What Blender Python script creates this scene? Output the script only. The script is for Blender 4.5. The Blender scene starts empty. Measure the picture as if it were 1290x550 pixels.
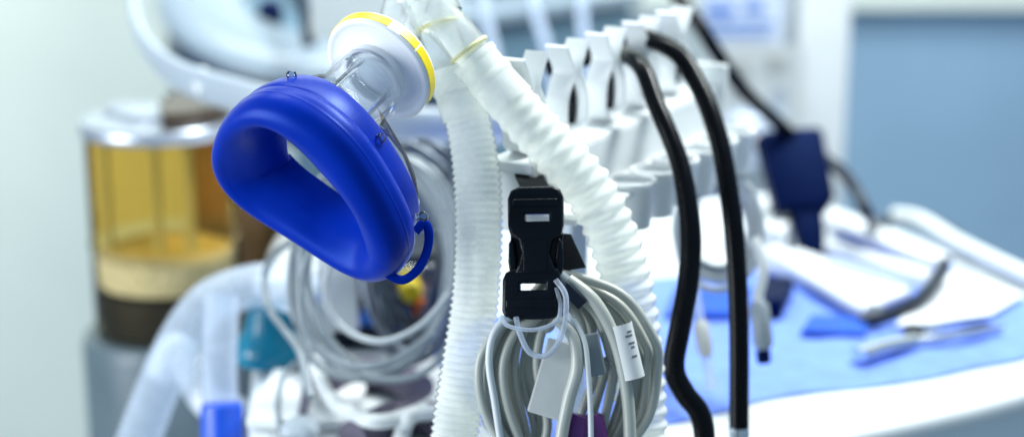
import bpy, bmesh, math, random
from mathutils import Vector, Matrix, noise
R = math.radians
rnd = random.Random(7)
scene = bpy.context.scene
COL = scene.collection

# ---------------------------------------------------------------- camera
F = 2150.0                       # focal length in photo pixels (60 mm lens)
PITCH = R(15)
CAM = Vector((0, 0, 0.45))       # eye above the worktop (z = 0)
RT = Vector((1, 0, 0)); UP = Vector((0, math.sin(PITCH), math.cos(PITCH))); FW = Vector((0, math.cos(PITCH), -math.sin(PITCH)))
def P(u, v, d): return CAM + d * (FW + RT * ((u - 645) / F) + UP * ((275 - v) / F))
def G(u, v, z=0.0):
    r = FW + RT * ((u - 645) / F) + UP * ((275 - v) / F)
    return CAM + r * ((z - CAM.z) / r.z)
def GY(u, v, y):
    r = FW + RT * ((u - 645) / F) + UP * ((275 - v) / F)
    return CAM + r * ((y - CAM.y) / r.y)
def CV(x, y, z): return RT * x + UP * y - FW * z
cd = bpy.data.cameras.new('camera'); cam = bpy.data.objects.new('camera', cd); COL.objects.link(cam)
cam.location = CAM; cam.rotation_euler = (R(90) - PITCH, 0, 0)
cd.lens = 60; cd.sensor_width = 36; cd.clip_start = 0.02; cd.clip_end = 100
cd.dof.use_dof = True; cd.dof.focus_distance = 0.925; cd.dof.aperture_fstop = 3.0
scene.camera = cam

# ---------------------------------------------------------------- materials
def nt(name):
    m = bpy.data.materials.new(name); m.use_nodes = True
    t = m.node_tree; t.nodes.clear()
    out = t.nodes.new('ShaderNodeOutputMaterial')
    return m, t, out
def mat(name, col, rough=0.4, metal=0.0, ns=60.0, amt=0.08, bump=0.0, bs=None, sss=0.0, coat=0.0, spec=0.5, trans=0.0, alpha=1.0, rv=0.15, tint=None):
    m, t, out = nt(name)
    b = t.nodes.new('ShaderNodeBsdfPrincipled')
    tc = t.nodes.new('ShaderNodeTexCoord')
    n = t.nodes.new('ShaderNodeTexNoise'); n.inputs['Scale'].default_value = ns; n.inputs['Detail'].default_value = 4
    t.links.new(tc.outputs['Object'], n.inputs['Vector'])
    r = t.nodes.new('ShaderNodeValToRGB')
    r.color_ramp.elements[0].position = 0.3; r.color_ramp.elements[1].position = 0.7
    r.color_ramp.elements[0].color = tuple(c * (1 - amt) for c in col) + (1,)
    r.color_ramp.elements[1].color = tuple(min(1, c * (1 + amt)) for c in col) + (1,)
    t.links.new(n.outputs['Fac'], r.inputs['Fac']); t.links.new(r.outputs['Color'], b.inputs['Base Color'])
    mr = t.nodes.new('ShaderNodeMapRange')
    mr.inputs['To Min'].default_value = max(0.02, rough * (1 - rv)); mr.inputs['To Max'].default_value = min(1, rough * (1 + rv))
    t.links.new(n.outputs['Fac'], mr.inputs['Value']); t.links.new(mr.outputs['Result'], b.inputs['Roughness'])
    b.inputs['Metallic'].default_value = metal; b.inputs['Specular IOR Level'].default_value = spec
    if tint: b.inputs['Specular Tint'].default_value = tint + (1,)
    b.inputs['Coat Weight'].default_value = coat; b.inputs['Coat Roughness'].default_value = 0.12
    b.inputs['Transmission Weight'].default_value = trans; b.inputs['Alpha'].default_value = alpha
    if sss:
        b.inputs['Subsurface Weight'].default_value = sss; b.inputs['Subsurface Radius'].default_value = (0.006, 0.006, 0.006)
        b.inputs['Subsurface Scale'].default_value = 1.0
    if bump:
        n2 = t.nodes.new('ShaderNodeTexNoise'); n2.inputs['Scale'].default_value = bs or ns * 4; n2.inputs['Detail'].default_value = 3
        t.links.new(tc.outputs['Object'], n2.inputs['Vector'])
        bp = t.nodes.new('ShaderNodeBump'); bp.inputs['Strength'].default_value = bump; bp.inputs['Distance'].default_value = 0.001
        t.links.new(n2.outputs['Fac'], bp.inputs['Height']); t.links.new(bp.outputs['Normal'], b.inputs['Normal'])
    t.links.new(b.outputs['BSDF'], out.inputs['Surface'])
    return m
def clear(name, tint=(0.95, 0.97, 0.98), milky=0.06, gloss=0.06, fres=0.10, milk_col=(0.85, 0.88, 0.9), trl=0.5):
    """thin clear plastic wall"""
    m, t, out = nt(name)
    tr = t.nodes.new('ShaderNodeBsdfTransparent'); tr.inputs['Color'].default_value = tint + (1,)
    gl = t.nodes.new('ShaderNodeBsdfGlossy'); gl.inputs['Roughness'].default_value = gloss
    df = t.nodes.new('ShaderNodeBsdfDiffuse'); df.inputs['Color'].default_value = milk_col + (1,)
    tl = t.nodes.new('ShaderNodeBsdfTranslucent'); tl.inputs['Color'].default_value = milk_col + (1,)
    ad = t.nodes.new('ShaderNodeMixShader'); ad.inputs['Fac'].default_value = trl
    t.links.new(df.outputs[0], ad.inputs[1]); t.links.new(tl.outputs[0], ad.inputs[2])
    tc = t.nodes.new('ShaderNodeTexCoord'); n = t.nodes.new('ShaderNodeTexNoise'); n.inputs['Scale'].default_value = 90
    t.links.new(tc.outputs['Object'], n.inputs['Vector'])
    mr = t.nodes.new('ShaderNodeMapRange'); mr.inputs['To Min'].default_value = milky * 0.7; mr.inputs['To Max'].default_value = milky * 1.3
    t.links.new(n.outputs['Fac'], mr.inputs['Value'])
    m1 = t.nodes.new('ShaderNodeMixShader'); t.links.new(mr.outputs['Result'], m1.inputs['Fac'])
    t.links.new(tr.outputs[0], m1.inputs[1]); t.links.new(ad.outputs[0], m1.inputs[2])
    lw = t.nodes.new('ShaderNodeLayerWeight'); lw.inputs['Blend'].default_value = fres
    m2 = t.nodes.new('ShaderNodeMixShader'); t.links.new(lw.outputs['Fresnel'], m2.inputs['Fac'])
    t.links.new(m1.outputs[0], m2.inputs[1]); t.links.new(gl.outputs[0], m2.inputs[2])
    t.links.new(m2.outputs[0], out.inputs['Surface'])
    return m
M = {}
M['blue'] = mat('blue_silicone', (0.0002, 0.019, 0.31), 0.36, ns=40, amt=0.12, bump=0.05, bs=700, spec=0.32, rv=0.3, tint=(0.08, 0.28, 1.0))
M['clear'] = clear('clear_plastic', milky=0.07)
M['clearstud'] = clear('clear_stud_plastic', tint=(0.75, 0.85, 0.98), milky=0.02, fres=0.4)
M['clearY'] = clear('clear_connector_plastic', tint=(0.97, 0.98, 0.98), milky=0.36, milk_col=(0.86, 0.89, 0.88))
M['tube'] = clear('soft_clear_tubing', tint=(0.90, 0.94, 0.99), milky=0.50, milk_col=(0.78, 0.85, 0.95))
M['hose'] = clear('translucent_hose_plastic', tint=(0.98, 0.98, 0.94), milky=0.66, milk_col=(0.97, 0.985, 0.95), fres=0.045, gloss=0.10, trl=0.30)
M['hoseband'] = mat('yellowish_glue_band', (0.85, 0.80, 0.42), 0.4)
M['white'] = mat('white_plastic', (0.80, 0.82, 0.83), 0.38, ns=25, amt=0.03, bump=0.05)
M['filter'] = mat('white_filter_plastic', (0.82, 0.84, 0.86), 0.42, ns=30, amt=0.03, sss=0.1)
M['yellow'] = mat('yellow_band', (0.95, 0.72, 0.01), 0.35, ns=50, amt=0.05)
M['rack'] = mat('white_rack_plastic', (0.68, 0.71, 0.72), 0.4, ns=30, amt=0.03, sss=0.1)
M['black'] = mat('black_rubber', (0.0014, 0.002, 0.004), 0.26, ns=80, amt=0.2, bump=0.05, bs=700, spec=0.16, rv=0.35)
M['buckle'] = mat('black_buckle_plastic', (0.0012, 0.003, 0.007), 0.28, ns=120, amt=0.2, bump=0.12, bs=1200, spec=0.2, rv=0.3)
M['web'] = mat('black_webbing', (0.004, 0.005, 0.008), 0.8, ns=500, amt=0.3, bump=0.5, bs=900)
M['cable'] = mat('grey_cable_sheath', (0.42, 0.44, 0.40), 0.32, ns=40, amt=0.06)
M['cablew'] = mat('white_cable_sheath', (0.62, 0.65, 0.66), 0.4, ns=40, amt=0.05)
M['cablep'] = mat('pale_cable_sheath', (0.36, 0.40, 0.43), 0.35, ns=40, amt=0.08)
M['cableg'] = mat('mid_grey_cable_sheath', (0.22, 0.26, 0.29), 0.28, ns=40, amt=0.06)
M['chromecable'] = mat('dark_steel_hose', (0.10, 0.12, 0.15), 0.3, metal=0.6, ns=200, amt=0.5)
M['box'] = mat('grey_connector_plastic', (0.42, 0.44, 0.43), 0.45, ns=60, amt=0.05)
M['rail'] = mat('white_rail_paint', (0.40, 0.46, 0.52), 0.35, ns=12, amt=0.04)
M['gapdark'] = mat('dark_blue_gap_and_bay', (0.035, 0.06, 0.11), 0.25, ns=20, amt=0.3)  # shade below the ring put into the colour; also the bay paint
M['dark'] = mat('dark_plastic', (0.012, 0.018, 0.032), 0.35, ns=60, amt=0.2, spec=0.25)
M['basegrey'] = mat('slate_grey_base', (0.11, 0.15, 0.175), 0.35, ns=30, amt=0.06)
M['purple'] = mat('purple_plug', (0.10, 0.02, 0.16), 0.4)
M['label'] = mat('paper_label', (0.62, 0.64, 0.64), 0.6, ns=80, amt=0.03)
M['ink'] = mat('grey_ink', (0.12, 0.13, 0.16), 0.7)
M['drape'] = mat('blue_drape_cloth', (0.14, 0.25, 0.78), 0.75, ns=60, amt=0.12, bump=0.3, bs=600)
M['deep'] = mat('dark_blue_cloth_and_shadow', (0.01, 0.08, 0.45), 0.8, ns=80, amt=0.15)  # cloth at the back; also the shadow colour in front of the handles
M['top'] = mat('white_worktop', (0.66, 0.70, 0.72), 0.3, ns=14, amt=0.03)
M['body'] = mat('grey_machine_paint', (0.74, 0.80, 0.85), 0.4, ns=10, amt=0.04)
M['panel'] = mat('blue_grey_panel_paint', (0.12, 0.21, 0.28), 0.4, ns=10, amt=0.06)
M['panelw'] = mat('off_white_panel_paint', (0.62, 0.66, 0.64), 0.45, ns=10, amt=0.04)
M['cream'] = mat('cream_wall_paint', (0.78, 0.83, 0.77), 0.7, ns=4, amt=0.03)
M['bluewall'] = mat('blue_grey_wall_paint', (0.245, 0.375, 0.52), 0.6, ns=4, amt=0.06)
M['navy'] = mat('navy_plastic', (0.0006, 0.003, 0.026), 0.5, ns=60, amt=0.1, spec=0.2, tint=(0.1, 0.3, 1.0))
M['steel'] = mat('brushed_steel', (0.70, 0.73, 0.78), 0.18, metal=1.0, ns=90, amt=0.1)
M['linen'] = mat('white_linen', (0.70, 0.73, 0.76), 0.85, ns=120, amt=0.04, bump=0.3, bs=500)
M['teal'] = mat('teal_rubber', (0.0, 0.17, 0.27), 0.2, ns=40, amt=0.15)
M['cap'] = mat('bright_blue_cap', (0.005, 0.08, 0.62), 0.35)
M['smoke'] = clear('pale_amber_clear_plastic', tint=(0.93, 0.86, 0.68), milky=0.015)
M['amber'] = clear('amber_clear_plastic', tint=(0.92, 0.72, 0.31), milky=0.07, milk_col=(0.85, 0.62, 0.16))
M['granw'] = mat('pale_granules', (0.66, 0.62, 0.49), 0.9, ns=260, amt=0.3, bump=1.0, bs=220)
M['grand'] = mat('dark_granules', (0.005, 0.004, 0.003), 0.6, ns=260, amt=0.9, bump=1.0, bs=220)
M['brown'] = mat('brown_plastic', (0.16, 0.09, 0.035), 0.5, ns=20, amt=0.3)
M['brownd'] = mat('dark_brown_cover', (0.05, 0.032, 0.02), 0.3, ns=40, amt=0.4)
M['chrome'] = mat('polished_cap', (0.50, 0.54, 0.62), 0.32, metal=0.7, ns=30, amt=0.06)
M['grey'] = mat('grey_plastic', (0.40, 0.46, 0.52), 0.45, ns=30, amt=0.06)
M['mauve'] = mat('mauve_rubber', (0.07, 0.06, 0.10), 0.5, ns=30, amt=0.2)
M['bluebtn'] = mat('blue_button', (0.02, 0.20, 0.75), 0.3)
M['redorange'] = mat('orange_plastic', (0.75, 0.15, 0.04), 0.4)
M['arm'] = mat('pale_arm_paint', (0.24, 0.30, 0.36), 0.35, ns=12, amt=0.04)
M['paperblue'] = mat('pale_blue_paper', (0.66, 0.74, 0.88), 0.7, ns=30, amt=0.04)
M['inkblue'] = mat('blue_print', (0.10, 0.22, 0.62), 0.7)

# ---------------------------------------------------------------- object helpers
def thing(name, loc, label, cat, group=None):
    o = bpy.data.objects.new(name, None); COL.objects.link(o); o.location = loc
    o.empty_display_size = 0.02
    o['label'] = label; o['category'] = cat
    if group: o['group'] = group
    return o
def tag(o, label, cat, group=None):
    o['label'] = label; o['category'] = cat
    if group: o['group'] = group
    return o
def base(o):
    v = Vector((0, 0, 0))
    while o: v += Vector(o.location); o = o.parent
    return v
def link(name, verts, faces, m, parent=None, smooth=True, label=None, kind=None, sharp=35):
    """verts are world points; the object sits under parent (unrotated) or at its own lowest centre"""
    me = bpy.data.meshes.new(name)
    vs = [Vector(v) for v in verts]
    if parent is not None:
        org = base(parent); loc = Vector((0, 0, 0))
    else:
        org = sum(vs, Vector((0, 0, 0))) / len(vs); org.z = min(v.z for v in vs); loc = org
    me.from_pydata([v - org for v in vs], [], faces); me.validate(); 
    bm = bmesh.new(); bm.from_mesh(me); bmesh.ops.recalc_face_normals(bm, faces=bm.faces); bm.to_mesh(me); bm.free()
    for p in me.polygons: p.use_smooth = smooth
    if smooth and sharp: me.set_sharp_from_angle(angle=R(sharp))
    me.materials.append(m)
    o = bpy.data.objects.new(name, me); COL.objects.link(o); o.location = loc
    if parent is not None: o.parent = parent
    if label: o['label'] = label
    if kind: o['kind'] = kind
    return o
def crom(pts, n=14, closed=False):
    pts = [Vector(p) for p in pts]; out = []; N = len(pts)
    segs = N if closed else N - 1
    for i in range(segs):
        if closed: p0, p1, p2, p3 = pts[(i - 1) % N], pts[i], pts[(i + 1) % N], pts[(i + 2) % N]
        else: p0, p1, p2, p3 = pts[max(i - 1, 0)], pts[i], pts[i + 1], pts[min(i + 2, N - 1)]
        for k in range(n):
            t = k / n
            out.append(0.5 * ((2 * p1) + (p2 - p0) * t + (2 * p0 - 5 * p1 + 4 * p2 - p3) * t * t + (3 * p1 - p0 - 3 * p2 + p3) * t ** 3))
    if not closed: out.append(pts[-1].copy())
    return out
def resample(path, step):
    out = [path[0].copy()]; acc = 0.0
    for a, b in zip(path, path[1:]):
        L = (b - a).length
        if L < 1e-9: continue
        pos = step - acc
        while pos <= L:
            out.append(a.lerp(b, pos / L)); pos += step
        acc = L - (pos - step)
    return out
def tube_data(path, rad, seg=12, flat=None, cap=True, up=None):
    """rad: float or f(s, total); flat: (sx, sy) scaling of the section"""
    n = len(path); tang = []
    for i in range(n):
        d = path[min(i + 1, n - 1)] - path[max(i - 1, 0)]
        tang.append(d.normalized() if d.length > 1e-9 else Vector((0, 0, 1)))
    ref = up or (Vector((0, 0, 1)) if abs(tang[0].z) < 0.9 else Vector((1, 0, 0)))
    nrm = (ref - tang[0] * ref.dot(tang[0])).normalized()
    S = [0.0]
    for a, b in zip(path, path[1:]): S.append(S[-1] + (b - a).length)
    vs, fs = [], []
    for i in range(n):
        if i:
            nrm = tang[i - 1].rotation_difference(tang[i]) @ nrm
            nrm = (nrm - tang[i] * nrm.dot(tang[i])).normalized()
        bi = tang[i].cross(nrm)
        r = rad(S[i], S[-1]) if callable(rad) else rad
        sx, sy = flat or (1, 1)
        for k in range(seg):
            a = 2 * math.pi * k / seg
            vs.append(path[i] + nrm * (r * sx * math.cos(a)) + bi * (r * sy * math.sin(a)))
    for i in range(n - 1):
        for k in range(seg):
            a, b = i * seg + k, i * seg + (k + 1) % seg
            fs.append((a, b, b + seg, a + seg))
    if cap:
        fs.append(tuple(range(seg))[::-1]); fs.append(tuple((n - 1) * seg + k for k in range(seg)))
    return vs, fs
def tube(name, pts, rad, m, parent=None, n=14, seg=12, flat=None, cap=True, up=None, label=None, smooth_path=True):
    path = crom(pts, n) if smooth_path else [Vector(p) for p in pts]
    vs, fs = tube_data(path, rad, seg, flat, cap, up)
    return link(name, vs, fs, m, parent, label=label, sharp=50)
def frame(n, hint=(1, 0, 0)):
    n = Vector(n).normalized(); h = Vector(hint)
    x = (h - n * h.dot(n)).normalized(); return x, n.cross(x), n
def lathe_data(prof, o, ax, seg=40, hint=(1, 0, 0.01), closed=False, a0=0.0, a1=2 * math.pi):
    """prof: (radius, height along ax)"""
    x, y, n = frame(ax, hint); vs, fs = [], []
    full = abs(a1 - a0 - 2 * math.pi) < 1e-6
    cnt = seg if full else seg + 1
    for (r, h) in prof:
        for k in range(cnt):
            a = a0 + (a1 - a0) * k / seg
            vs.append(Vector(o) + n * h + x * (r * math.cos(a)) + y * (r * math.sin(a)))
    rows = len(prof)
    for i in range(rows if closed else rows - 1):
        j = (i + 1) % rows
        for k in range(seg):
            k2 = (k + 1) % cnt
            fs.append((i * cnt + k, i * cnt + k2, j * cnt + k2, j * cnt + k))
    if not full and closed:
        fs.append(tuple(i * cnt for i in range(rows))); fs.append(tuple(i * cnt + cnt - 1 for i in range(rows))[::-1])
    return vs, fs
def lathe(name, prof, o, ax, m, parent=None, seg=40, closed=False, label=None, sharp=40, **k):
    vs, fs = lathe_data(prof, o, ax, seg, closed=closed, **k)
    return link(name, vs, fs, m, parent, label=label, sharp=sharp)
def solid(prof):
    """close a lathe profile to the axis"""
    return [(1e-5, prof[0][1])] + prof + [(1e-5, prof[-1][1])]
def bevel_verts(verts, faces, w, seg=3):
    bm = bmesh.new(); vv = [bm.verts.new(v) for v in verts]
    for f in faces: bm.faces.new([vv[i] for i in f])
    bmesh.ops.recalc_face_normals(bm, faces=bm.faces)
    if w: bmesh.ops.bevel(bm, geom=list(bm.edges), offset=w, segments=seg, profile=0.6, affect='EDGES', clamp_overlap=True)
    bm.verts.index_update()
    out = [v.co.copy() for v in bm.verts], [tuple(v.index for v in f.verts) for f in bm.faces]
    bm.free(); return out
BF = [(0, 1, 2, 3), (4, 7, 6, 5), (0, 4, 5, 1), (1, 5, 6, 2), (2, 6, 7, 3), (3, 7, 4, 0)]
def obox(name, c, ax, ay, az, hx, hy, hz, m, parent=None, bev=0.002, label=None, kind=None):
    c, ax, ay, az = Vector(c), Vector(ax).normalized(), Vector(ay).normalized(), Vector(az).normalized()
    vs = [c + ax * (sx * hx) + ay * (sy * hy) + az * (sz * hz) for sz in (-1, 1) for sx, sy in ((-1, -1), (1, -1), (1, 1), (-1, 1))]
    v, f = bevel_verts(vs, BF, bev)
    return link(name, v, f, m, parent, label=label, kind=kind, sharp=60)
def slab_data(outline, z0, z1, bev):
    n = len(outline)
    vs = [Vector((p[0], p[1], z0)) for p in outline] + [Vector((p[0], p[1], z1)) for p in outline]
    fs = [tuple(range(n))[::-1], tuple(range(n, 2 * n))] + [(i, (i + 1) % n, n + (i + 1) % n, n + i) for i in range(n)]
    bm = bmesh.new(); vv = [bm.verts.new(v) for v in vs]
    for f in fs: bm.faces.new([vv[i] for i in f])
    bmesh.ops.recalc_face_normals(bm, faces=bm.faces)
    bm.edges.ensure_lookup_table()
    rim = [e for e in bm.edges if abs(e.verts[0].co.z - e.verts[1].co.z) < 1e-6]
    if bev: bmesh.ops.bevel(bm, geom=rim, offset=bev, segments=4, profile=0.5, affect='EDGES', clamp_overlap=True)
    bm.verts.index_update()
    out = [v.co.copy() for v in bm.verts], [tuple(v.index for v in f.verts) for f in bm.faces]
    bm.free(); return out
def prism(name, outline, holes, depth, bev, o, x, y, m, parent=None, label=None):
    """flat outline (with holes) given thickness, placed with origin o and axes x, y"""
    cu = bpy.data.curves.new(name, 'CURVE'); cu.dimensions = '2D'; cu.fill_mode = 'BOTH'
    cu.extrude = max(depth / 2 - bev, 1e-5); cu.bevel_depth = bev; cu.bevel_resolution = 2; cu.offset = -bev
    for ring in [outline] + list(holes):
        sp = cu.splines.new('POLY'); sp.points.add(len(ring) - 1)
        for p, q in zip(sp.points, ring): p.co = (q[0], q[1], 0, 1)
        sp.use_cyclic_u = True
    tmp = bpy.data.objects.new('tmp', cu); COL.objects.link(tmp)
    dg = bpy.context.evaluated_depsgraph_get(); dg.update()
    me = bpy.data.meshes.new_from_object(tmp.evaluated_get(dg))
    bm = bmesh.new(); bm.from_mesh(me); bmesh.ops.remove_doubles(bm, verts=bm.verts, dist=1e-6)
    bm.verts.index_update()
    x, y = Vector(x).normalized(), Vector(y).normalized(); z = x.cross(y)
    vs = [Vector(o) + x * v.co.x + y * v.co.y + z * v.co.z for v in bm.verts]
    fs = [tuple(v.index for v in f.verts) for f in bm.faces]
    bm.free(); bpy.data.objects.remove(tmp)
    return link(name, vs, fs, m, parent, label=label, sharp=40)
def rrect(x0, y0, x1, y1, r, n=5):
    pts = []
    for cx, cy, a in ((x1 - r, y0 + r, -90), (x1 - r, y1 - r, 0), (x0 + r, y1 - r, 90), (x0 + r, y0 + r, 180)):
        for k in range(n + 1):
            t = R(a + 90 * k / n); pts.append((cx + r * math.cos(t), cy + r * math.sin(t)))
    return pts
def struct(o): o['kind'] = 'structure'; return o

# ================================================================ MASK
D0 = 0.93
n_ = CV(-0.55, -0.63, 0.55).normalized()
e1 = CV(0.60, -0.78, -0.22); e1 = (e1 - n_ * e1.dot(n_)).normalized()
e2 = n_.cross(e1)
M0 = P(404, 226, D0)
def L(x, y, z): return M0 + e1 * x + e2 * y + n_ * z       # mask frame, metres
def onplane(u, v):
    r = P(u, v, 1.0) - CAM
    p = CAM + r * ((M0 - CAM).dot(n_) / r.dot(n_)) - M0
    return Vector((p.dot(e1), p.dot(e2), 0))
RINGC = [(497, 308), (487, 273), (458, 228), (418, 179), (386, 149), (357, 133), (325, 147), (309, 181), (311, 220), (339, 243), (375, 265), (414, 294), (450, 316), (481, 321)]
RING = crom([onplane(u, v) for u, v in RINGC], 24, closed=True)
RN = len(RING); _h = []
RING = [RING[0]] + [p for p in resample(RING + [RING[0]], sum((RING[i] - RING[i - 1]).length for i in range(RN)) / 240)][1:240]
RN = len(RING); _h = [complex(p.x, p.y) for p in RING]; _o = [0j] * RN
for q in range(-5, 6):                     # keep the smooth part of the rim outline
    c = sum(_h[i] * complex(math.cos(2 * math.pi * q * i / RN), -math.sin(2 * math.pi * q * i / RN)) for i in range(RN)) / RN
    c *= {5: 0.0, 4: 0.4, 3: 0.8}.get(abs(q), 1.0)
    for i in range(RN): _o[i] += c * complex(math.cos(2 * math.pi * q * i / RN), math.sin(2 * math.pi * q * i / RN))
RING = [Vector((z.real, z.imag, 0)) for z in _o]
RMID = sum(RING, Vector()) / len(RING)
def ring(f, s=1.0):
    t = (f / (2 * math.pi)) % 1.0 * len(RING); i = int(t); k = t - i
    p = RMID + (RING[i % len(RING)].lerp(RING[(i + 1) % len(RING)], k) - RMID) * s
    return p.x, p.y
def ring_out(f):
    a, b = ring(f - 0.05), ring(f + 0.05)
    tx, ty = b[0] - a[0], b[1] - a[1]; l = math.hypot(tx, ty)
    return ty / l, -tx / l
def cush_z(f): return 0.002 * math.cos(2 * f) - 0.002 * math.cos(f)
NX, NY = -0.019, -0.002
mask = thing('anaesthesia_mask', L(0, 0, 0.0), 'blue silicone cushioned face mask with clear dome hanging from the white filter', 'face mask')
NF, NC = 160, 60
# section of the cushion: (outward, along the mask axis), rounded lip in front, funnel wall inside
csec = [(0.0115, 0.000), (0.0112, 0.007), (0.0075, 0.0130), (0.0005, 0.0155), (-0.0065, 0.0128), (-0.0108, 0.006), (-0.0118, -0.002), (-0.0120, -0.009), (-0.0132, -0.0165), (-0.0120, -0.0185), (-0.0080, -0.0180), (-0.001, -0.0145), (0.007, -0.0100), (0.0105, -0.0055)]
fsec = [(0.0118, 0.000), (0.0118, 0.007), (0.0090, 0.0125), (0.0045, 0.0138), (-0.0008, 0.0112), (-0.0062, 0.0062), (-0.0108, 0.0006), (-0.0144, -0.0065), (-0.0166, -0.0150), (-0.0158, -0.0172), (-0.0110, -0.0172), (-0.0020, -0.0145), (0.007, -0.0100), (0.0105, -0.0055)]
csec = crom([Vector((a, b, 0)) for a, b in csec], 12, closed=True); NC = len(csec)
fsec = crom([Vector((a, b, 0)) for a, b in fsec], 12, closed=True)
def sst(a, b, x):
    t = min(1, max(0, (x - a) / (b - a))); return t * t * (3 - 2 * t)
vs, fs = [], []
for i in range(NF):
    f = 2 * math.pi * i / NF; x, y = ring(f); ox, oy = ring_out(f)
    side = math.sin(f); c_ = math.cos(f)
    zc = cush_z(f)
    ws = 1.0 + 0.10 * max(0, -side) + 0.38 * math.exp(-((f - 1.35) / 0.55) ** 2)
    wi = 1.0 + 0.40 * math.exp(-((f - 0.35) / 0.42) ** 2) + 0.55 * math.exp(-((f - 1.35) / 0.45) ** 2) - 0.30 * math.exp(-((f - 2.35) / 0.38) ** 2) + 0.34 * sst(2.8, 3.6, f) * (1 - sst(3.9, 4.6, f)) - 0.30 * math.exp(-((f - 4.95) / 0.5) ** 2)
    tf = sst(1.7, 3.0, f) * (1 - sst(5.5, 6.28, f))
    for k in range(NC):
        cs = csec[k].lerp(fsec[k], tf); w, z = cs.x * (ws if cs.x > 0 else wi), cs.y
        if z > 0: z *= 1.0 + 0.10 * abs(side)
        ang = math.atan2(z, w)
        g = math.exp(-((ang - R(6)) / 0.022) ** 2) * 0.00030 if w > 0 else 0.0
        vs.append(L(x + ox * (w + g), y + oy * (w + g), zc + z))
for i in range(NF):
    for k in range(NC):
        j, l = (i + 1) % NF, (k + 1) % NC
        fs.append((i * NC + k, j * NC + k, j * NC + l, i * NC + l))
link('cushion', vs, fs, M['blue'], mask, sharp=None)
# collar: the blue skirt that holds the dome
sec = [(0.0118, -0.002), (0.0142, -0.0065), (0.0132, -0.0120), (0.0108, -0.0185), (0.0078, -0.0238), (0.0062, -0.0246), (0.0052, -0.0236), (0.0040, -0.018), (0.0030, -0.008)]
sec = [(v.x, v.y) for v in crom([Vector((a, b, 0)) for a, b in sec], 4, closed=True)]
vs, fs = [], []; NS = len(sec)
for i in range(NF):
    f = 2 * math.pi * i / NF; x, y = ring(f); ox, oy = ring_out(f)
    cw = 1.0 - 0.55 * max(0, math.cos(f)) ** 3
    for (w, z) in sec: vs.append(L(x + ox * (w * cw - 0.003), y + oy * (w * cw - 0.003), z + cush_z(f) * 0.7))
for i in range(NF):
    for k in range(NS):
        j, l = (i + 1) % NF, (k + 1) % NS
        fs.append((i * NS + k, j * NS + k, j * NS + l, i * NS + l))
link('collar', vs, fs, M['blue'], mask, sharp=None)
# clear dome, teardrop at the collar and round at the neck
prof = [(-0.012, 0.0), (-0.0215, 0.01), (-0.0290, 0.05), (-0.035, 0.18), (-0.040, 0.45), (-0.044, 0.76), (-0.047, 0.94), (-0.050, 1.0), (-0.061, 1.0), (-0.070, 1.0)]
vs, fs = [], []
NR = 64
for (z, t) in prof:
    for i in range(NR):
        f = 2 * math.pi * i / NR; x, y = ring(f, 0.99)
        r = 0.0203
        vs.append(L(x * (1 - t) + (NX + r * math.cos(f)) * t, y * (1 - t) + (NY + r * math.sin(f)) * t, z + 0.7 * cush_z(f) * (1 - t)))
for i in range(len(prof) - 1):
    for k in range(NR): fs.append((i * NR + k, i * NR + (k + 1) % NR, (i + 1) * NR + (k + 1) % NR, (i + 1) * NR + k))
link('dome', vs, fs, M['clear'], mask)
lathe('neck_ring', [(0.0204, 0), (0.0222, 0), (0.0222, 0.003), (0.0204, 0.003)], L(NX, NY, -0.062), n_, M['clear'], mask, seg=48, closed=True)
lathe('neck_tube', [(0.0120, 0), (0.0136, 0), (0.0136, 0.026), (0.0120, 0.026)], L(NX, NY, -0.071), n_, M['clear'], mask, seg=48, closed=True)
for f in (R(128), R(66), R(14), R(-40), R(-120)):
    x, y = ring(f); ox, oy = ring_out(f)
    b = L(x + ox * 0.0068, y + oy * 0.0068, -0.0150 + 0.7 * cush_z(f)); d = (e1 * ox + e2 * oy) * 0.8 - n_ * 0.55
    lathe('prong', solid([(0.0020, -0.001), (0.0016, 0.0008), (0.0020, 0.0014), (0.0028, 0.0026), (0.0029, 0.0038), (0.0022, 0.0052), (0.0010, 0.0057)]), b, d, M['clearstud'], mask, seg=20)
# inflation tab loop at the lower end
tp = [P(523, 292, 0.937), P(534, 281, 0.938), P(540, 292, 0.938), P(538, 315, 0.938), P(527, 338, 0.937), P(509, 352, 0.936), P(492, 347, 0.934), P(484, 338, 0.932)]
tube('tab_loop', tp, 0.0017, M['blue'], mask, n=12, seg=14, flat=(0.5, 1.5), up=n_)

# ================================================================ FILTER
nf = CV(-0.47, -0.60, 0.65).normalized()
FC = L(NX, NY, -0.0835) - RT * 0.0025
flt = thing('breathing_filter', FC, 'round white breathing filter with broken yellow rim band above the blue mask', 'filter')
RF = 0.0335
lathe('housing', solid([(0.0130, -0.012), (0.018, -0.0100), (0.0300, -0.0040), (0.0328, -0.0030), (0.0335, -0.0018), (0.0335, 0.0048), (0.0330, 0.0062), (0.0315, 0.0068), (0.0300, 0.0062), (0.0285, 0.0058), (0.0190, 0.0075), (0.0165, 0.0090)]), FC, nf, M['filter'], flt, seg=80, sharp=55)
lathe('patient_port', [(0.0188, 0.006), (0.0185, 0.012), (0.0165, 0.0125), (0.0163, 0.006)], FC, nf, M['filter'], flt, seg=48, closed=True)
fx, fy, fz = frame(nf, CV(1, 0, 0.01))
for a0, a1 in ((76, 158), (-25, 40), (42, 62), (175, 320)):
    lathe('yellow_band', [(RF - 0.0005, -0.0012), (RF + 0.0004, -0.0012), (RF + 0.0004, 0.0044), (RF - 0.0005, 0.0044)], FC, nf, M['yellow'], flt, seg=30, closed=True, hint=CV(1, 0, 0.01), a0=R(a0), a1=R(a1))
lathe('machine_port', [(0.0118, -0.010), (0.0114, -0.019), (0.0098, -0.019), (0.0098, -0.010)], FC, nf, M['filter'], flt, seg=40, closed=True)

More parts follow.
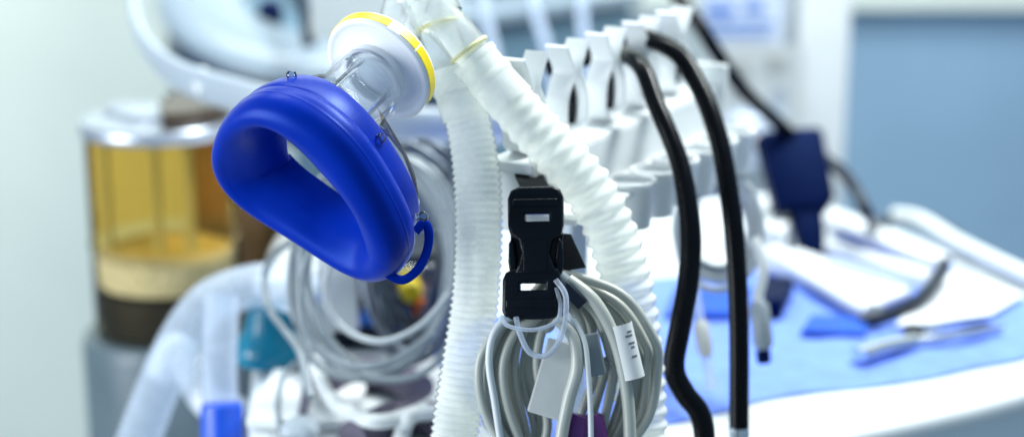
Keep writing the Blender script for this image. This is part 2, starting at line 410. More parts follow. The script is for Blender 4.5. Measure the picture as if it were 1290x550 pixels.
# ================================================================ Y CONNECTOR
YP = P(541, 0, 1.0)
yc = thing('hose_connector', YP, 'clear plastic Y shaped connector joining both white breathing hoses to the filter', 'connector')
def pipe(name, path, rad, m, parent, seg=32, wall=0.0016):
    o = tube(name, path, rad, m, parent, n=8, seg=seg, cap=False)
    return o
back = FC - nf * 0.015
p_a, p_b = back, P(518, -22, 1.005)
pipe('swivel_elbow', [back, back.lerp(P(508, 12, 1.0), 0.8), P(520, -16, 1.004), P(532, -24, 1.004)], 0.0130, M['clearY'], yc)
pipe('barrel', [P(520, -30, 1.0), P(535, -6, 0.998), P(552, 26, 0.996)], 0.0155, M['clearY'], yc)
pipe('limb', [P(545, 18, 0.998), P(558, 55, 0.998), P(572, 104, 1.0)], 0.0118, M['clearY'], yc)
pipe('limb', [P(548, 16, 0.995), P(578, 48, 0.993), P(612, 92, 0.993)], 0.0118, M['clearY'], yc)
def band(p, d, r, h, m, name, parent):
    return lathe(name, [(r - 0.001, -h), (r + 0.0008, -h), (r + 0.0012, 0), (r + 0.0008, h), (r - 0.001, h)], p, d, m, parent, seg=32, closed=True)
band(P(549, 32, 0.998), P(558, 55, 0.998) - P(545, 18, 0.998), 0.0122, 0.0010, M['hoseband'], 'glue_band', yc)
band(P(566, 84, 0.999), P(572, 104, 1.0) - P(558, 55, 0.998), 0.0125, 0.0010, M['clearY'], 'limb_ring', yc)
band(P(590, 64, 0.993), P(612, 92, 0.993) - P(578, 48, 0.993), 0.0125, 0.0010, M['hoseband'], 'glue_band', yc)
band(P(538, 0, 0.998), P(552, 26, 0.996) - P(535, -6, 0.998), 0.0160, 0.0012, M['clearY'], 'barrel_ring', yc)

# ================================================================ BREATHING HOSES
def hose(name, pts, r0, amp, pitch, cuff, label, rcuff, group='white corrugated breathing hoses'):
    path = resample(crom(pts, 40), pitch / 9)
    th = thing(name, path[0], label, 'hose', group)
    cl = int(cuff / (pitch / 9))
    a = path[:cl + 3]; b = path[cl:]
    def rc(s, T):
        q = s / T
        return rcuff * (1 + 0.07 * (q < 0.12) + 0.05 * (abs(q - 0.45) < 0.05) + 0.10 * max(0, q - 0.6))
    vs, fs = tube_data(a, rc, 40, cap=False)
    o = link('cuff', vs, fs, M['hose'], th, sharp=60)
    def rr(s, T):
        w = 0.5 + 0.5 * math.cos(2 * math.pi * s / pitch)
        w = w ** 0.8
        grow = min(1, s / 0.035)
        return r0 + amp * (2 * w - 1) * (0.35 + 0.65 * grow) - 0.0008 * (1 - grow)
    vs, fs = tube_data(b, rr, 40, cap=False)
    link('corrugated_tube', vs, fs, M['hose'], th, sharp=None)
    return th
hose('breathing_hose', [P(566, 84, 0.999), P(576, 116, 1.0), P(592, 165, 1.0), P(601, 225, 0.998), P(603, 300, 0.995), P(598, 380, 0.992), P(586, 460, 0.99), P(574, 540, 0.99), P(566, 640, 0.99), P(563, 760, 1.0)],
     0.0138, 0.0007, 0.0042, 0.030, 'fine ribbed white breathing hose dropping straight down left of the black buckle', 0.0135)
hose('breathing_hose', [P(596, 74, 0.993), P(622, 104, 0.992), P(662, 150, 0.99), P(705, 196, 0.99), P(744, 242, 0.992), P(773, 300, 0.996), P(792, 370, 1.0), P(803, 450, 1.005), P(808, 540, 1.01), P(806, 640, 1.01), P(800, 760, 1.02)],
     0.0147, 0.0011, 0.0082, 0.034, 'coarse ribbed white breathing hose slanting down right behind the grey cable coil', 0.0140)

# ================================================================ RACK
ra = R(29.0)
dR = Vector((math.sin(ra), math.cos(ra), 0)); q_ = Vector((math.cos(ra), -math.sin(ra), 0)); Z = Vector((0, 0, 1))
R0 = P(714, 167, 1.07)                                   # base of the second clip
def rk(x, y, z): return R0 + dR * x + q_ * y + Z * z
rack = thing('hose_rack', rk(0.05, 0, 0), 'white plastic hose rack with a row of spring clips and a row of cup holders', 'rack')
PITCHC = 0.0545
half = [(0.0015, 0.0), (0.0105, 0.004), (0.0130, 0.014), (0.0118, 0.024), (0.0060, 0.033), (0.0030, 0.0385), (0.0045, 0.0435), (0.0088, 0.050), (0.0140, 0.0575)]
hc = [(v.x, v.y) for v in crom([Vector((a, b, 0)) for a, b in half], 5)]
def offset(c, t):
    out = []
    for i in range(len(c)):
        a, b = c[max(i - 1, 0)], c[min(i + 1, len(c) - 1)]
        dx, dy = b[0] - a[0], b[1] - a[1]; l = math.hypot(dx, dy)
        out.append((c[i][0] + dy / l * t, c[i][1] - dx / l * t))
    return out
outer = offset(hc, 0.0022)
right = [(0.0015, -0.0005)] + hc + outer[::-1] + [(outer[0][0], -0.003)]
outline = hc + outer[::-1][:-1] + [(0.013, -0.003)]
outline = outline + [(-0.013, -0.003)] + [(-x, z) for x, z in outer[1:]] + [(-x, z) for x, z in hc[::-1]]
first = None
for i in range(-1, 4):
    o_ = rk(i * PITCHC, 0, 0)
    if first is None:
        first = prism('clip', outline, [], 0.0155, 0.0004, o_, dR, Z, M['rack'], rack)
        f0 = o_
    else:
        c = first.copy(); COL.objects.link(c); c.parent = rack; c.location = o_ - f0
slit = None
for i in range(-1, 4):
    o_ = rk(i * PITCHC, 0, 0)
    if slit is None:
        pts2 = [(x - 0.0004, z) for x, z in hc[5:20]]
        pts2 = pts2 + [(x - 0.0016, z) for x, z in pts2[::-1]]
        slit = prism('dark_slit', pts2, [], 0.0075, 0.0002, o_ - q_ * 0.0035, dR, Z, M['black'], rack); f0 = o_  # black strip added to stand in for the dark gap between the prongs
    else:
        c = slit.copy(); COL.objects.link(c); c.parent = rack; c.location = o_ - f0
XA, XB = -0.078, 0.200
xm, xh = (XA + XB) / 2, (XB - XA) / 2
obox('top_rail', rk(xm, 0.002, -0.0062), dR, q_, Z, xh, 0.016, 0.0034, M['rack'], rack, 0.0012)
obox('front_skirt', rk(xm, 0.0165, -0.019), dR, q_, Z, xh - 0.002, 0.002, 0.0140, M['rack'], rack, 0.0008)
obox('lower_shelf', rk(xm, 0.030, -0.0345), dR, q_, Z, xh, 0.0160, 0.0018, M['rack'], rack, 0.0008)
for i in range(2, 8):
    x = XA + 0.022 + i * 0.034
    c = rk(x, 0.040, -0.058)
    lathe('cup_holder', [(0.011, 0.0), (0.0122, 0.0), (0.0145, 0.026), (0.0158, 0.0275), (0.0158, 0.030), (0.0132, 0.030), (0.0128, 0.026), (0.0108, 0.002)], c, Z, M['rack'], rack, seg=28, closed=True)
obox('end_plate', rk(XB + 0.004, 0.012, -0.012), dR, q_, Z, 0.0025, 0.013, 0.026, M['rack'], rack, 0.001)
obox('end_plate', P(664, 250, 1.015), dR, q_, Z, 0.0025, 0.019, 0.021, M['rack'], rack, 0.001)
zt = R0.z - 0.010
obox('support_post', rk(0.045, -0.018, -0.010 - zt / 2 + 0.003), dR, q_, Z, 0.012, 0.006, zt / 2 + 0.001, M['grey'], rack, 0.002)

# black hoses in the clips
tube('black_hose', [rk(1.62 * PITCHC, -0.060, 0.022), rk(1.72 * PITCHC, -0.02, 0.034), P(803, 78, 1.10), P(828, 135, 1.075), P(856, 205, 1.06), P(869, 280, 1.05), P(868, 345, 1.045), P(857, 410, 1.04), P(849, 462, 1.04), P(862, 494, 1.04), P(881, 520, 1.04), P(888, 560, 1.04), P(888, 680, 1.04)],
     lambda s, T: 0.0059 + 0.0008 * min(1, max(0, (s - 0.17) / 0.06)), M['black'], n=16, seg=18)
tag(bpy.data.objects['black_hose'], 'thick black hose from the rack with an S bend beside the table edge', 'hose', 'black hoses hanging from the rack')
b2 = thing('black_hose', rk(2.3 * PITCHC, 0, 0.02), 'long black hose arching from the rack clip and hanging straight to a metal tip', 'hose', 'black hoses hanging from the rack')
tube('hose_body', [rk(2.1 * PITCHC, -0.055, 0.022), rk(2.2 * PITCHC, -0.02, 0.042), P(846, 62, 1.13), P(880, 108, 1.11), P(904, 170, 1.095), P(918, 240, 1.085), P(927, 320, 1.08), P(931, 420, 1.078), P(931, 538, 1.078)], 0.0064, M['black'], b2, n=16, seg=18)
lathe('metal_tip', solid([(0.0066, 0), (0.0070, 0.004), (0.0066, 0.012), (0.005, 0.013), (0.005, 0.040)]), P(931, 536, 1.078), (0, 0, -1), M['steel'], b2, seg=20)

# ================================================================ BUCKLE
bc = P(672, 318, 0.955)
bx = CV(1.0, 0.02, 0.12).normalized(); by = CV(0.06, 1.0, -0.05); by = (by - bx * by.dot(bx)).normalized(); bz = bx.cross(by)
mm = 0.955 / 2150.0
def bpx(pts): return [((u - 672) * mm, (318 - v) * mm) for u, v in pts]
def B(u, v, z): return bc + bx * ((u - 672) * mm) + by * ((318 - v) * mm) + bz * z
buckle = thing('strap_buckle', B(672, 400, 0), 'black side release buckle hanging in front of the two white hoses', 'buckle')
fo = rrect(641, 238, 711, 290, 11)            # pixel layout of the moulded plates
up_out = bpx([(641, 250), (645, 240), (655, 235), (697, 235), (707, 239), (711, 249), (711, 285), (708, 296), (697, 303), (693, 318), (698, 333), (703, 345), (648, 345), (653, 332), (657, 318), (654, 303), (644, 296), (641, 285)])
hole = bpx([(663, 270), (693, 270), (693, 279), (663, 279)])
prism('socket_half', up_out, [hole], 0.0105, 0.0022, bc, bx, by, M['buckle'], buckle)
lo_out = bpx([(637, 343), (646, 338), (704, 338), (706, 346), (704, 392), (699, 400), (690, 402), (645, 402), (636, 399), (632, 391), (633, 352)])
hole2 = bpx([(655, 357), (688, 357), (688, 365), (655, 365)])
prism('plug_half', lo_out, [hole2], 0.0095, 0.0020, bc - bz * 0.0004, bx, by, M['buckle'], buckle)
for s in (-1, 1):
    c = 675 + s * 0
    arm = bpx([(675 + s * 30, 300), (675 + s * 34, 306), (675 + s * 35, 330), (675 + s * 33, 344), (675 + s * 25, 344), (675 + s * 24, 330), (675 + s * 27, 306)])
    if s < 0: arm = arm[::-1]
    prism('latch_arm', arm, [], 0.006, 0.0012, bc - bz * 0.001, bx, by, M['buckle'], buckle)
prism('back_plate', bpx([(643, 284), (648, 282), (705, 282), (709, 286), (709, 346), (640, 346)]), [], 0.0030, 0.0008, bc - bz * 0.0040, bx, by, M['buckle'], buckle)
obox('centre_rib', B(675, 322, 0.0050), bx, by, bz, 0.0065, 0.0085, 0.0010, M['buckle'], buckle, 0.0006)
obox('strap_bar', B(676, 256, 0.0052), bx, by, bz, 0.0125, 0.0022, 0.0016, M['buckle'], buckle, 0.001)
obox('strap_bar', B(669, 382, 0.0046), bx, by, bz, 0.0140, 0.0024, 0.0016, M['buckle'], buckle, 0.001)
# webbing: behind the buckle up to the rack, and a folded tail
def ribbon(name, pts, w, m, parent, wid, t=0.0012, label=None):
    path = crom(pts, 8); wid = Vector(wid).normalized(); vs, fs = [], []
    for i, p in enumerate(path):
        d = (path[min(i + 1, len(path) - 1)] - path[max(i - 1, 0)]).normalized(); n = d.cross(wid).normalized()
        for a, b in ((-1, -1), (1, -1), (1, 1), (-1, 1)): vs.append(p + wid * (a * w / 2) + n * (b * t / 2))
    for i in range(len(path) - 1):
        for k in range(4): a, b = i * 4 + k, i * 4 + (k + 1) % 4; fs.append((a, b, b + 4, a + 4))
    fs.append((0, 1, 2, 3)); e = (len(path) - 1) * 4; fs.append((e + 3, e + 2, e + 1, e))
    return link(name, vs, fs, m, parent, label=label)
ribbon('webbing', [B(676, 256, 0.0015), B(676, 250, -0.008), B(674, 240, -0.018), P(668, 225, 1.0), P(664, 214, 1.02)], 0.0165, M['web'], buckle, bx)
prism('webbing_tail', bpx([(700, 292), (717, 294), (736, 337), (700, 342)]), [], 0.0014, 0.0003, bc - bz * 0.014, bx, by, M['web'], buckle)
ribbon('webbing', [B(669, 386, 0.001), B(668, 396, -0.006), B(690, 398, -0.018), B(708, 372, -0.030), B(705, 345, -0.022), B(690, 352, -0.008)], 0.012, M['web'], buckle, bx)

# ================================================================ BIG CABLE COIL
coil = thing('cable_coil', P(715, 590, 0.97), 'large hanging coil of light grey cable under the black buckle', 'cable coil')
pts = []
loops = [(604, 828, 338, 606), (612, 818, 346, 590), (622, 806, 352, 612), (608, 792, 358, 598), (634, 776, 362, 586), (628, 822, 342, 604), (646, 760, 366, 592), (660, 788, 360, 600), (676, 746, 372, 596), (618, 800, 350, 608), (668, 776, 368, 604), (640, 812, 346, 598)]
for i, (ul, ur, vt, vb) in enumerate(loops):
    j = lambda a: rnd.uniform(-a, a)
    dd = 0.968 + (i % 4) * 0.0055 + (i // 4) * 0.003
    mu = 706
    pts += [P(mu + j(4), vt + 4, dd), P(mu + (ur - mu) * 0.62, vt + 34 + j(4), dd - 0.004), P(ur - 6, vt + 84, dd - 0.005), P(ur + j(3), 468 + j(8), dd), P(ur - 16, 534, dd + 0.003),
            P(740, vb, dd + 0.006), P(680, vb, dd + 0.004), P(ul + 14, 534 + j(6), dd + 0.002), P(ul + j(3), 470 + j(8), dd - 0.002), P(ul + (mu - ul) * 0.22, 416 + j(4), dd - 0.003), P(ul + (mu - ul) * 0.62, vt + 36, dd - 0.002)]
tube('cable', pts, 0.0027, M['cable'], coil, n=9, seg=12)
# sleeve at the strain relief
pa, pb = P(695, 340, 0.957), P(722, 364, 0.957)
lathe('strain_relief', solid([(0.0030, 0), (0.0042, 0.001), (0.0044, 0.010), (0.0038, 0.016)]), pa, pb - pa, M['cableg'], coil, seg=20)
tube('white_lead', [P(664, 398, 0.955), P(640, 400, 0.953), P(622, 420, 0.952), P(616, 456, 0.952), P(624, 510, 0.953), P(636, 590, 0.956)], 0.0021, M['cablew'], coil, seg=10)
tube('thick_lead', [P(716, 352, 0.955), P(748, 378, 0.952), P(772, 420, 0.952), P(786, 470, 0.953), P(793, 530, 0.955), P(793, 620, 0.958)], 0.0036, M['cable'], coil, seg=14)
tube('thick_lead', [P(700, 400, 0.952), P(722, 424, 0.950), P(727, 462, 0.950), P(716, 505, 0.951), P(706, 560, 0.952), P(704, 620, 0.954)], 0.0036, M['cable'], coil, seg=14)
tube('thin_lead', [P(722, 400, 0.951), P(736, 430, 0.949), P(741, 470, 0.949), P(744, 520, 0.950), P(745, 600, 0.951)], 0.0016, M['cablew'], coil, seg=8)
tube('clear_tie', [P(700, 352, 0.948), P(713, 375, 0.946), P(708, 420, 0.946), P(690, 446, 0.946), P(668, 444, 0.947), P(655, 420, 0.947), P(650, 399, 0.949)], 0.0016, M['tube'], coil, seg=10)
tube('clear_tie', [P(632, 398, 0.950), P(640, 410, 0.946), P(672, 415, 0.945), P(700, 405, 0.945), P(706, 385, 0.947), P(700, 362, 0.949)], 0.0012, M['tube'], coil, seg=10)
cx_ = CV(0.28, 0.96, -0.05).normalized(); cy_ = CV(0.96, -0.28, 0.2); cy_ = (cy_ - cx_ * cy_.dot(cx_)).normalized()
obox('connector_box', P(702, 478, 0.957), cy_, cx_, cy_.cross(cx_), 0.0112, 0.0215, 0.0045, M['box'], coil, 0.0016)
obox('connector_box', P(748, 446, 0.962), CV(0.97, 0.2, 0.1), CV(-0.2, 0.97, 0), CV(-0.1, 0, 1), 0.0050, 0.0120, 0.0030, M['cableg'], coil, 0.0012)
obox('dark_clip', P(722, 372, 0.952), CV(0.7, -0.7, 0), CV(0.7, 0.7, 0), CV(0, 0, 1), 0.0075, 0.0034, 0.0034, M['dark'], coil, 0.001)
lathe('purple_plug', solid([(0.007, 0), (0.0085, 0.003), (0.0085, 0.018), (0.0065, 0.024)]), P(716, 574, 0.962), CV(0.35, 1, 0), M['purple'], coil, seg=22)
lathe('purple_plug', solid([(0.006, 0), (0.0075, 0.003), (0.0075, 0.016), (0.0055, 0.022)]), P(752, 570, 0.966), CV(-0.15, 1, 0), M['purple'], coil, seg=22)
# paper tag wrapped round the thick lead
ta, tb = P(781, 408, 0.9535), P(797, 474, 0.9545)
tx = (tb - ta).normalized()
def wrap(name, h0, h1, a0, a1, r, m, parent):
    vs, fs = lathe_data([(r - 0.0003, h0), (r, h0), (r, h1), (r - 0.0003, h1)], ta, tx, 16, hint=-FW, closed=True, a0=R(a0), a1=R(a1))
    return link(name, vs, fs, m, parent)
ptag = wrap('paper_tag', 0.0, 0.031, -105, 60, 0.0068, M['label'], coil)
wrap('tag_flap', 0.004, 0.029, 58, 100, 0.0075, M['label'], coil)
for (h, a, l) in ((0.004, -48, 26), (0.0062, -48, 40), (0.0105, -50, 34), (0.0128, -44, 20), (0.018, -46, 30)):
    wrap('printed_mark', h, h + 0.0011, a, a + l, 0.00695, M['ink'], ptag)

# ================================================================ WORKTOP, DRAPE
topout = [(1060, 262), (1150, 294), (1290, 349), (1370, 384), (1412, 412), (1408, 440), (1370, 466), (1290, 494), (1200, 518), (1095, 541), (900, 578), (700, 606), (480, 612), (350, 600), (318, 570), (312, 520), (318, 450), (330, 360), (345, 300), (390, 268), (600, 252), (880, 246), (1000, 244)]
tpts = crom([G(u, v) for u, v in topout], 6, closed=True)
table = thing('work_table', G(800, 400), 'white topped medical work table with a rounded front edge under the blue drape', 'table')
vs, fs = slab_data([(p.x, p.y) for p in tpts], -0.020, 0.0, 0.008)
link('tabletop', vs, fs, M['top'], table, sharp=60)
cen = sum(tpts, Vector()) / len(tpts)
vs, fs = slab_data([((p.x - cen.x) * 0.95 + cen.x, (p.y - cen.y) * 0.95 + cen.y) for p in tpts], -0.60, -0.0205, 0.004)
link('cabinet', vs, fs, M['body'], table, sharp=60)
drout = [(545, 436), (640, 560), (760, 552), (900, 523), (960, 507), (1030, 496), (1100, 489), (1170, 479), (1230, 466), (1300, 452), (1350, 425), (1330, 400), (1230, 350), (1150, 318), (1075, 296), (980, 338), (880, 350), (790, 356), (700, 388), (600, 405)]
dp = crom([G(u, v) for u, v in drout], 5, closed=True)
def inside(x, y, poly):
    c = False; j = len(poly) - 1
    for i in range(len(poly)):
        if (poly[i].y > y) != (poly[j].y > y) and x < (poly[j].x - poly[i].x) * (y - poly[i].y) / (poly[j].y - poly[i].y) + poly[i].x: c = not c
        j = i
    return c
bm = bmesh.new(); NR = 26; rows = []
dc = G(900, 400)
for i in range(NR + 1):
    t = i / NR; row = []
    for p in dp:
        q = dc.lerp(p, max(t, 0.001))
        h = 0.0040 + 0.0036 * noise.noise(Vector((q.x * 9, q.y * 14, 0))) + 0.0030 * noise.noise(Vector((q.x * 30, q.y * 35, 3)))
        row.append(Vector((q.x, q.y, max(0.0012, h * min(1, (1 - t) * 8 + 0.35)))))
    rows.append(row)
vs = [v for r in rows for v in r]; nn = len(dp); fs = []
for i in range(NR):
    for k in range(nn): fs.append((i * nn + k, i * nn + (k + 1) % nn, (i + 1) * nn + (k + 1) % nn, (i + 1) * nn + k))
fs.append(tuple(range(nn)))
bm.free()
dr = link('surgical_drape', vs, fs, M['drape'], None, sharp=None)
tag(dr, 'bright blue cloth drape spread over the white work table', 'drape')
dr.modifiers.new('cloth', 'SOLIDIFY').thickness = 0.0008

# ---- white edge tube along the back of the table
tube('edge_tube', [G(1128, 272, 0.008), G(1160, 278, 0.012), G(1210, 308, 0.012), G(1290, 347, 0.012), G(1380, 390, 0.012)], 0.0085, M['cablew'], seg=16)
tag(bpy.data.objects['edge_tube'], 'thick white tube lying along the back edge of the blue draped table', 'tube')
tube('black_cable', [G(1105, 288, 0.006), G(1128, 272, 0.006), G(1165, 275, 0.008), G(1200, 293, 0.006), G(1225, 312, 0.006)], 0.0045, M['black'], seg=12)
tag(bpy.data.objects['black_cable'], 'short black cable lying curved at the back of the blue drape', 'cable')

# ================================================================ NAVY HANDSET
nb = thing('navy_handset', G(1022, 326), 'navy blue handset leaning upright behind the pale instrument handles', 'handset')
hb, ht = G(1024, 326, 0.004), P(998, 166, 1.62)
hy = (ht - hb).normalized(); hx = Vector((1, 0.1, 0)); hx = (hx - hy * hx.dot(hy)).normalized(); hz = hx.cross(hy)
hl = (ht - hb).length
body = [(-0.030, 0.38), (0.020, 0.35), (0.028, 0.45), (0.027, 0.97), (0.020, 1.0), (-0.028, 1.0), (-0.036, 0.96)]
prism('body', [(x, y * hl) for x, y in body], [], 0.026, 0.005, hb, hx, hy, M['navy'], nb)
prism('stem', [(-0.010, 0.0), (0.012, 0.0), (0.016, 0.37), (-0.014, 0.37)] and [(-0.010, 0.0), (0.012, 0.0), (0.016, 0.40 * hl), (-0.014, 0.40 * hl)], [], 0.018, 0.003, hb - hz * 0.001, hx, hy, M['navy'], nb)
tube('cord', [P(838, -120, 1.56), P(843, -30, 1.54), P(858, 2, 1.52), P(880, 30, 1.5), P(905, 70, 1.5), P(940, 118, 1.52), P(975, 150, 1.58), P(996, 170, 1.61)], 0.0068, M['black'], nb, seg=14)
tube('cord', [P(1030, 196, 1.62), P(1058, 214, 1.60), P(1078, 240, 1.58), P(1092, 268, 1.53), G(1106, 286, 0.006)], 0.0062, M['dark'], nb, seg=14)

# ================================================================ LINEN PACKS, TRAY, INSTRUMENTS
def pack(name, quad, h, m, label, cat, group=None, z=0.004, bev=0.004, folds=0):
    v = [G(u, w, z) for u, w in quad]
    vs = v + [Vector((p.x, p.y, z + h)) for p in v]
    a, f = bevel_verts(vs, BF, bev)
    o = link(name, a, f, m, None, sharp=60); tag(o, label, cat, group); return o
pack('linen_pack', [(966, 342), (1002, 322), (1150, 374), (1088, 400)], 0.009, M['linen'], 'flat white folded linen pack under the pale instrument handles', 'linen pack', 'white linen packs on the drape', z=0.006)
for (p0, p1, z0, r, fl, lb) in (((1044, 276), (1188, 332), 0.016, 0.0135, (0.75, 1.1), 'thick pale handle at the back, running to the dark retractor'),
                               ((1030, 306), (1172, 350), 0.014, 0.0085, (0.8, 1.1), 'thin pale handle in the middle between two thick pale handles'),
                               ((972, 318), (1100, 392), 0.016, 0.0115, (0.75, 1.1), 'thick pale handle at the front above the dark blue shadow slab')):
    a_, b_ = G(*p0, z0), G(*p1, z0)
    o = tube('instrument_handle', [a_, a_.lerp(b_, 0.05), a_.lerp(b_, 0.5), a_.lerp(b_, 0.95), b_], lambda s, T, r=r: r * (0.75 + 0.25 * min(1, s / 0.01, (T - s) / 0.01)), M['linen'], seg=18, flat=fl, up=Z)
    tag(o, lb, 'handle', 'pale instrument handles on the drape')
pack('linen_pack', [(940, 318), (965, 272), (1012, 285), (985, 330)], 0.030, M['linen'], 'small thick white pack left of the navy handset', 'linen pack', 'white linen packs on the drape', z=0.006)
tube('retractor', [G(1084, 406, 0.010), G(1112, 400, 0.012), G(1148, 384, 0.016), G(1172, 364, 0.020), G(1190, 336, 0.024)], lambda s, T: 0.006 + 0.005 * s / T, M['dark'], seg=14, flat=(0.9, 0.5))
tag(bpy.data.objects['retractor'], 'dark curved retractor across the right ends of the pale instrument handles', 'retractor')
o = tube('clear_tube', [G(1046, 330, 0.020), G(1100, 344, 0.020), G(1176, 362, 0.018)], 0.0055, M['tube'], seg=14); tag(o, 'clear plastic tube lying between the pale instrument handles', 'tube')
sheet = pack('paper_sheet', [(1128, 412), (1190, 340), (1290, 372), (1240, 402)], 0.002, M['linen'], 'flat white paper sheet on the drape beside the steel forceps', 'paper', z=0.008, bev=0.0006)
pack('cloth_and_shadow_pad', [(1008, 422), (1022, 402), (1096, 406), (1090, 426)], 0.005, M['deep'], 'dark blue slab painted as the shadow in front of the pale instrument handles', 'cloth', z=0.005, bev=0.002)  # dark slab standing in for the shadow on the drape
pack('cloth_and_shadow_pad', [(838, 402), (852, 368), (948, 366), (940, 402)], 0.006, M['deep'], 'dark blue folded cloth at the back of the drape behind the black hoses', 'cloth', z=0.005, bev=0.002)
fp = thing('steel_forceps', G(1150, 430, 0.008), 'shiny steel forceps lying on the blue drape near the table edge', 'forceps')
tube('handle', [G(1082, 446, 0.012), G(1112, 436, 0.013), G(1150, 428, 0.012)], 0.0068, M['steel'], fp, seg=14, flat=(0.7, 1.2))
tube('jaw', [G(1152, 430, 0.011), G(1200, 424, 0.011), G(1262, 412, 0.009)], lambda s, T: 0.0055 - 0.0025 * s / T, M['steel'], fp, seg=12)
tube('jaw', [G(1152, 422, 0.011), G(1195, 408, 0.011), G(1250, 398, 0.009)], lambda s, T: 0.0050 - 0.0025 * s / T, M['steel'], fp, seg=12)
lathe('joint', solid([(0.008, 0), (0.009, 0.002), (0.009, 0.010), (0.007, 0.012)]), G(1151, 428, 0.006), (0, 0, 1), M['dark'], fp, seg=18)

# ================================================================ SECOND (FAR) CABLE COIL under the rack
c2 = thing('cable_coil', P(905, 380, 1.22), 'pale cable coil hanging below the rack behind the two black hoses', 'cable coil')
pts = []
for i in range(5):
    j = lambda a: rnd.uniform(-a, a); d = 1.22 + 0.006 * i
    a_, b_ = 56 - i * 4 + j(4), 72 - i * 5 + j(4)
    for k in range(8):
        t = -math.pi / 2 + 2 * math.pi * k / 8
        pts.append(P(905 + a_ * math.cos(t) + j(2), 290 + b_ * math.sin(t) + j(2), d + 0.006 * k / 8))
tube('cable', pts, 0.0030, M['cablep'], c2, n=7, seg=10)
tube('hanging_loop', [P(906, 224, 1.222), P(904, 206, 1.215), rk(0.150, 0.038, -0.030), rk(0.152, 0.046, -0.034)], 0.0026, M['cablep'], c2, seg=10)
tube('lead', [P(950, 300, 1.215), P(962, 335, 1.21), P(955, 375, 1.21), P(957, 400, 1.21)], 0.004, M['cablew'], c2, seg=10)
lathe('plug', solid([(0.004, 0), (0.007, 0.004), (0.0075, 0.030), (0.006, 0.034)]), P(956, 378, 1.21), P(962, 440, 1.21) - P(956, 378, 1.21), M['cableg'], c2, seg=18)
lathe('plug_tip', solid([(0.0052, 0), (0.0052, 0.008), (0.004, 0.010)]), P(961, 440, 1.21), P(962, 450, 1.21) - P(961, 440, 1.21), M['navy'], c2, seg=18)
tube('lead', [P(870, 340, 1.215), P(878, 380, 1.21), P(884, 420, 1.205), P(890, 450, 1.20), P(896, 490, 1.195)], 0.0036, M['tube'], c2, seg=10)
lathe('plug', solid([(0.004, 0), (0.006, 0.003), (0.006, 0.020), (0.004, 0.026)]), P(882, 404, 1.205), P(890, 450, 1.20) - P(882, 404, 1.205), M['box'], c2, seg=18)
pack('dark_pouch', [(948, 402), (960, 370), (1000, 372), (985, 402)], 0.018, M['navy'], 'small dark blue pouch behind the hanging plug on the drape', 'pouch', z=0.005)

# ================================================================ LEFT COIL + MODULE
c3 = thing('cable_coil', P(470, 470, 1.22), 'loose grey cable coil standing on the table behind and below the blue mask', 'cable coil')
pts = []
for i in range(7):
    j = lambda a: rnd.uniform(-a, a); d = 1.16 + 0.010 * i
    a_, b_ = 92 + j(12), 136 + j(10); ou, ov = j(9), j(7); rot = j(0.25)
    for k in range(9):
        t = -math.pi / 2 + 2 * math.pi * k / 9
        x, y = a_ * math.cos(t), b_ * math.sin(t)
        pts.append(P(476 + ou + x * math.cos(rot) - y * math.sin(rot) + j(4), 334 + ov + x * math.sin(rot) + y * math.cos(rot) + j(4), d + 0.008 * k / 9 + j(0.002)))
tube('cable', pts, 0.0024, M['cableg'], c3, n=7, seg=10)
c4 = thing('cable_coil', P(528, 440, 1.30), 'dark tangled cable coil behind the grey coil next to the fine ribbed hose', 'cable coil')
pts = []
for i in range(9):
    j = lambda a: rnd.uniform(-a, a); d = 1.27 + 0.006 * i
    a_, b_ = 62 - i * 2.5 + j(12), 138 - i * 5 + j(12)
    for k in range(9):
        t = -math.pi / 2 + 2 * math.pi * k / 9
        pts.append(P(522 + a_ * math.cos(t) + j(9), 318 + b_ * math.sin(t) + j(8), d + 0.006 * k / 9 + j(0.002)))
tube('cable', pts, 0.0030, M['chromecable'], c4, n=7, seg=10)
tube('loose_lead', [P(398, 300, 1.15), P(380, 350, 1.15), P(382, 400, 1.15), P(405, 440, 1.15), P(450, 462, 1.14), P(500, 452, 1.14), P(546, 420, 1.14)], 0.0024, M['cableg'], c3, seg=12)
tube('loose_lead', [P(418, 320, 1.15), P(410, 372, 1.15), P(432, 412, 1.15), P(480, 430, 1.14), P(530, 410, 1.14), P(566, 370, 1.14)], 0.0024, M['cablep'], c3, seg=12)
mod = thing('monitor_module', P(490, 430, 1.36), 'dark monitor module with small blue round sockets inside the left cable coil', 'monitor module')
mx = Vector((1, 0.12, 0)).normalized(); my = Vector((-0.12, 1, 0)).normalized()
obox('casing', P(498, 370, 1.38), mx, my, Z, 0.052, 0.030, 0.042, M['dark'], mod, 0.006)
for u, v in ((444, 402), (467, 395), (484, 405), (504, 400)):
    lathe('socket', solid([(0.006, 0), (0.0078, 0.002), (0.0078, 0.007), (0.005, 0.009)]), P(u, v, 1.35), -my, M['bluebtn'], mod, seg=18)
obox('faceplate', P(500, 352, 1.345), mx, my, Z, 0.030, 0.003, 0.012, M['steel'], mod, 0.001)
lathe('yellow_cap', solid([(0.008, 0), (0.009, 0.003), (0.009, 0.012), (0.007, 0.015)]), P(517, 362, 1.335), -my, M['yellow'], mod, seg=20)
lathe('red_cap', solid([(0.006, 0), (0.007, 0.003), (0.007, 0.012), (0.005, 0.014)]), P(530, 384, 1.335), -my, M['redorange'], mod, seg=20)
obox('side_panel', P(425, 362, 1.33), mx, my, Z, 0.016, 0.012, 0.032, M['white'], mod, 0.003)

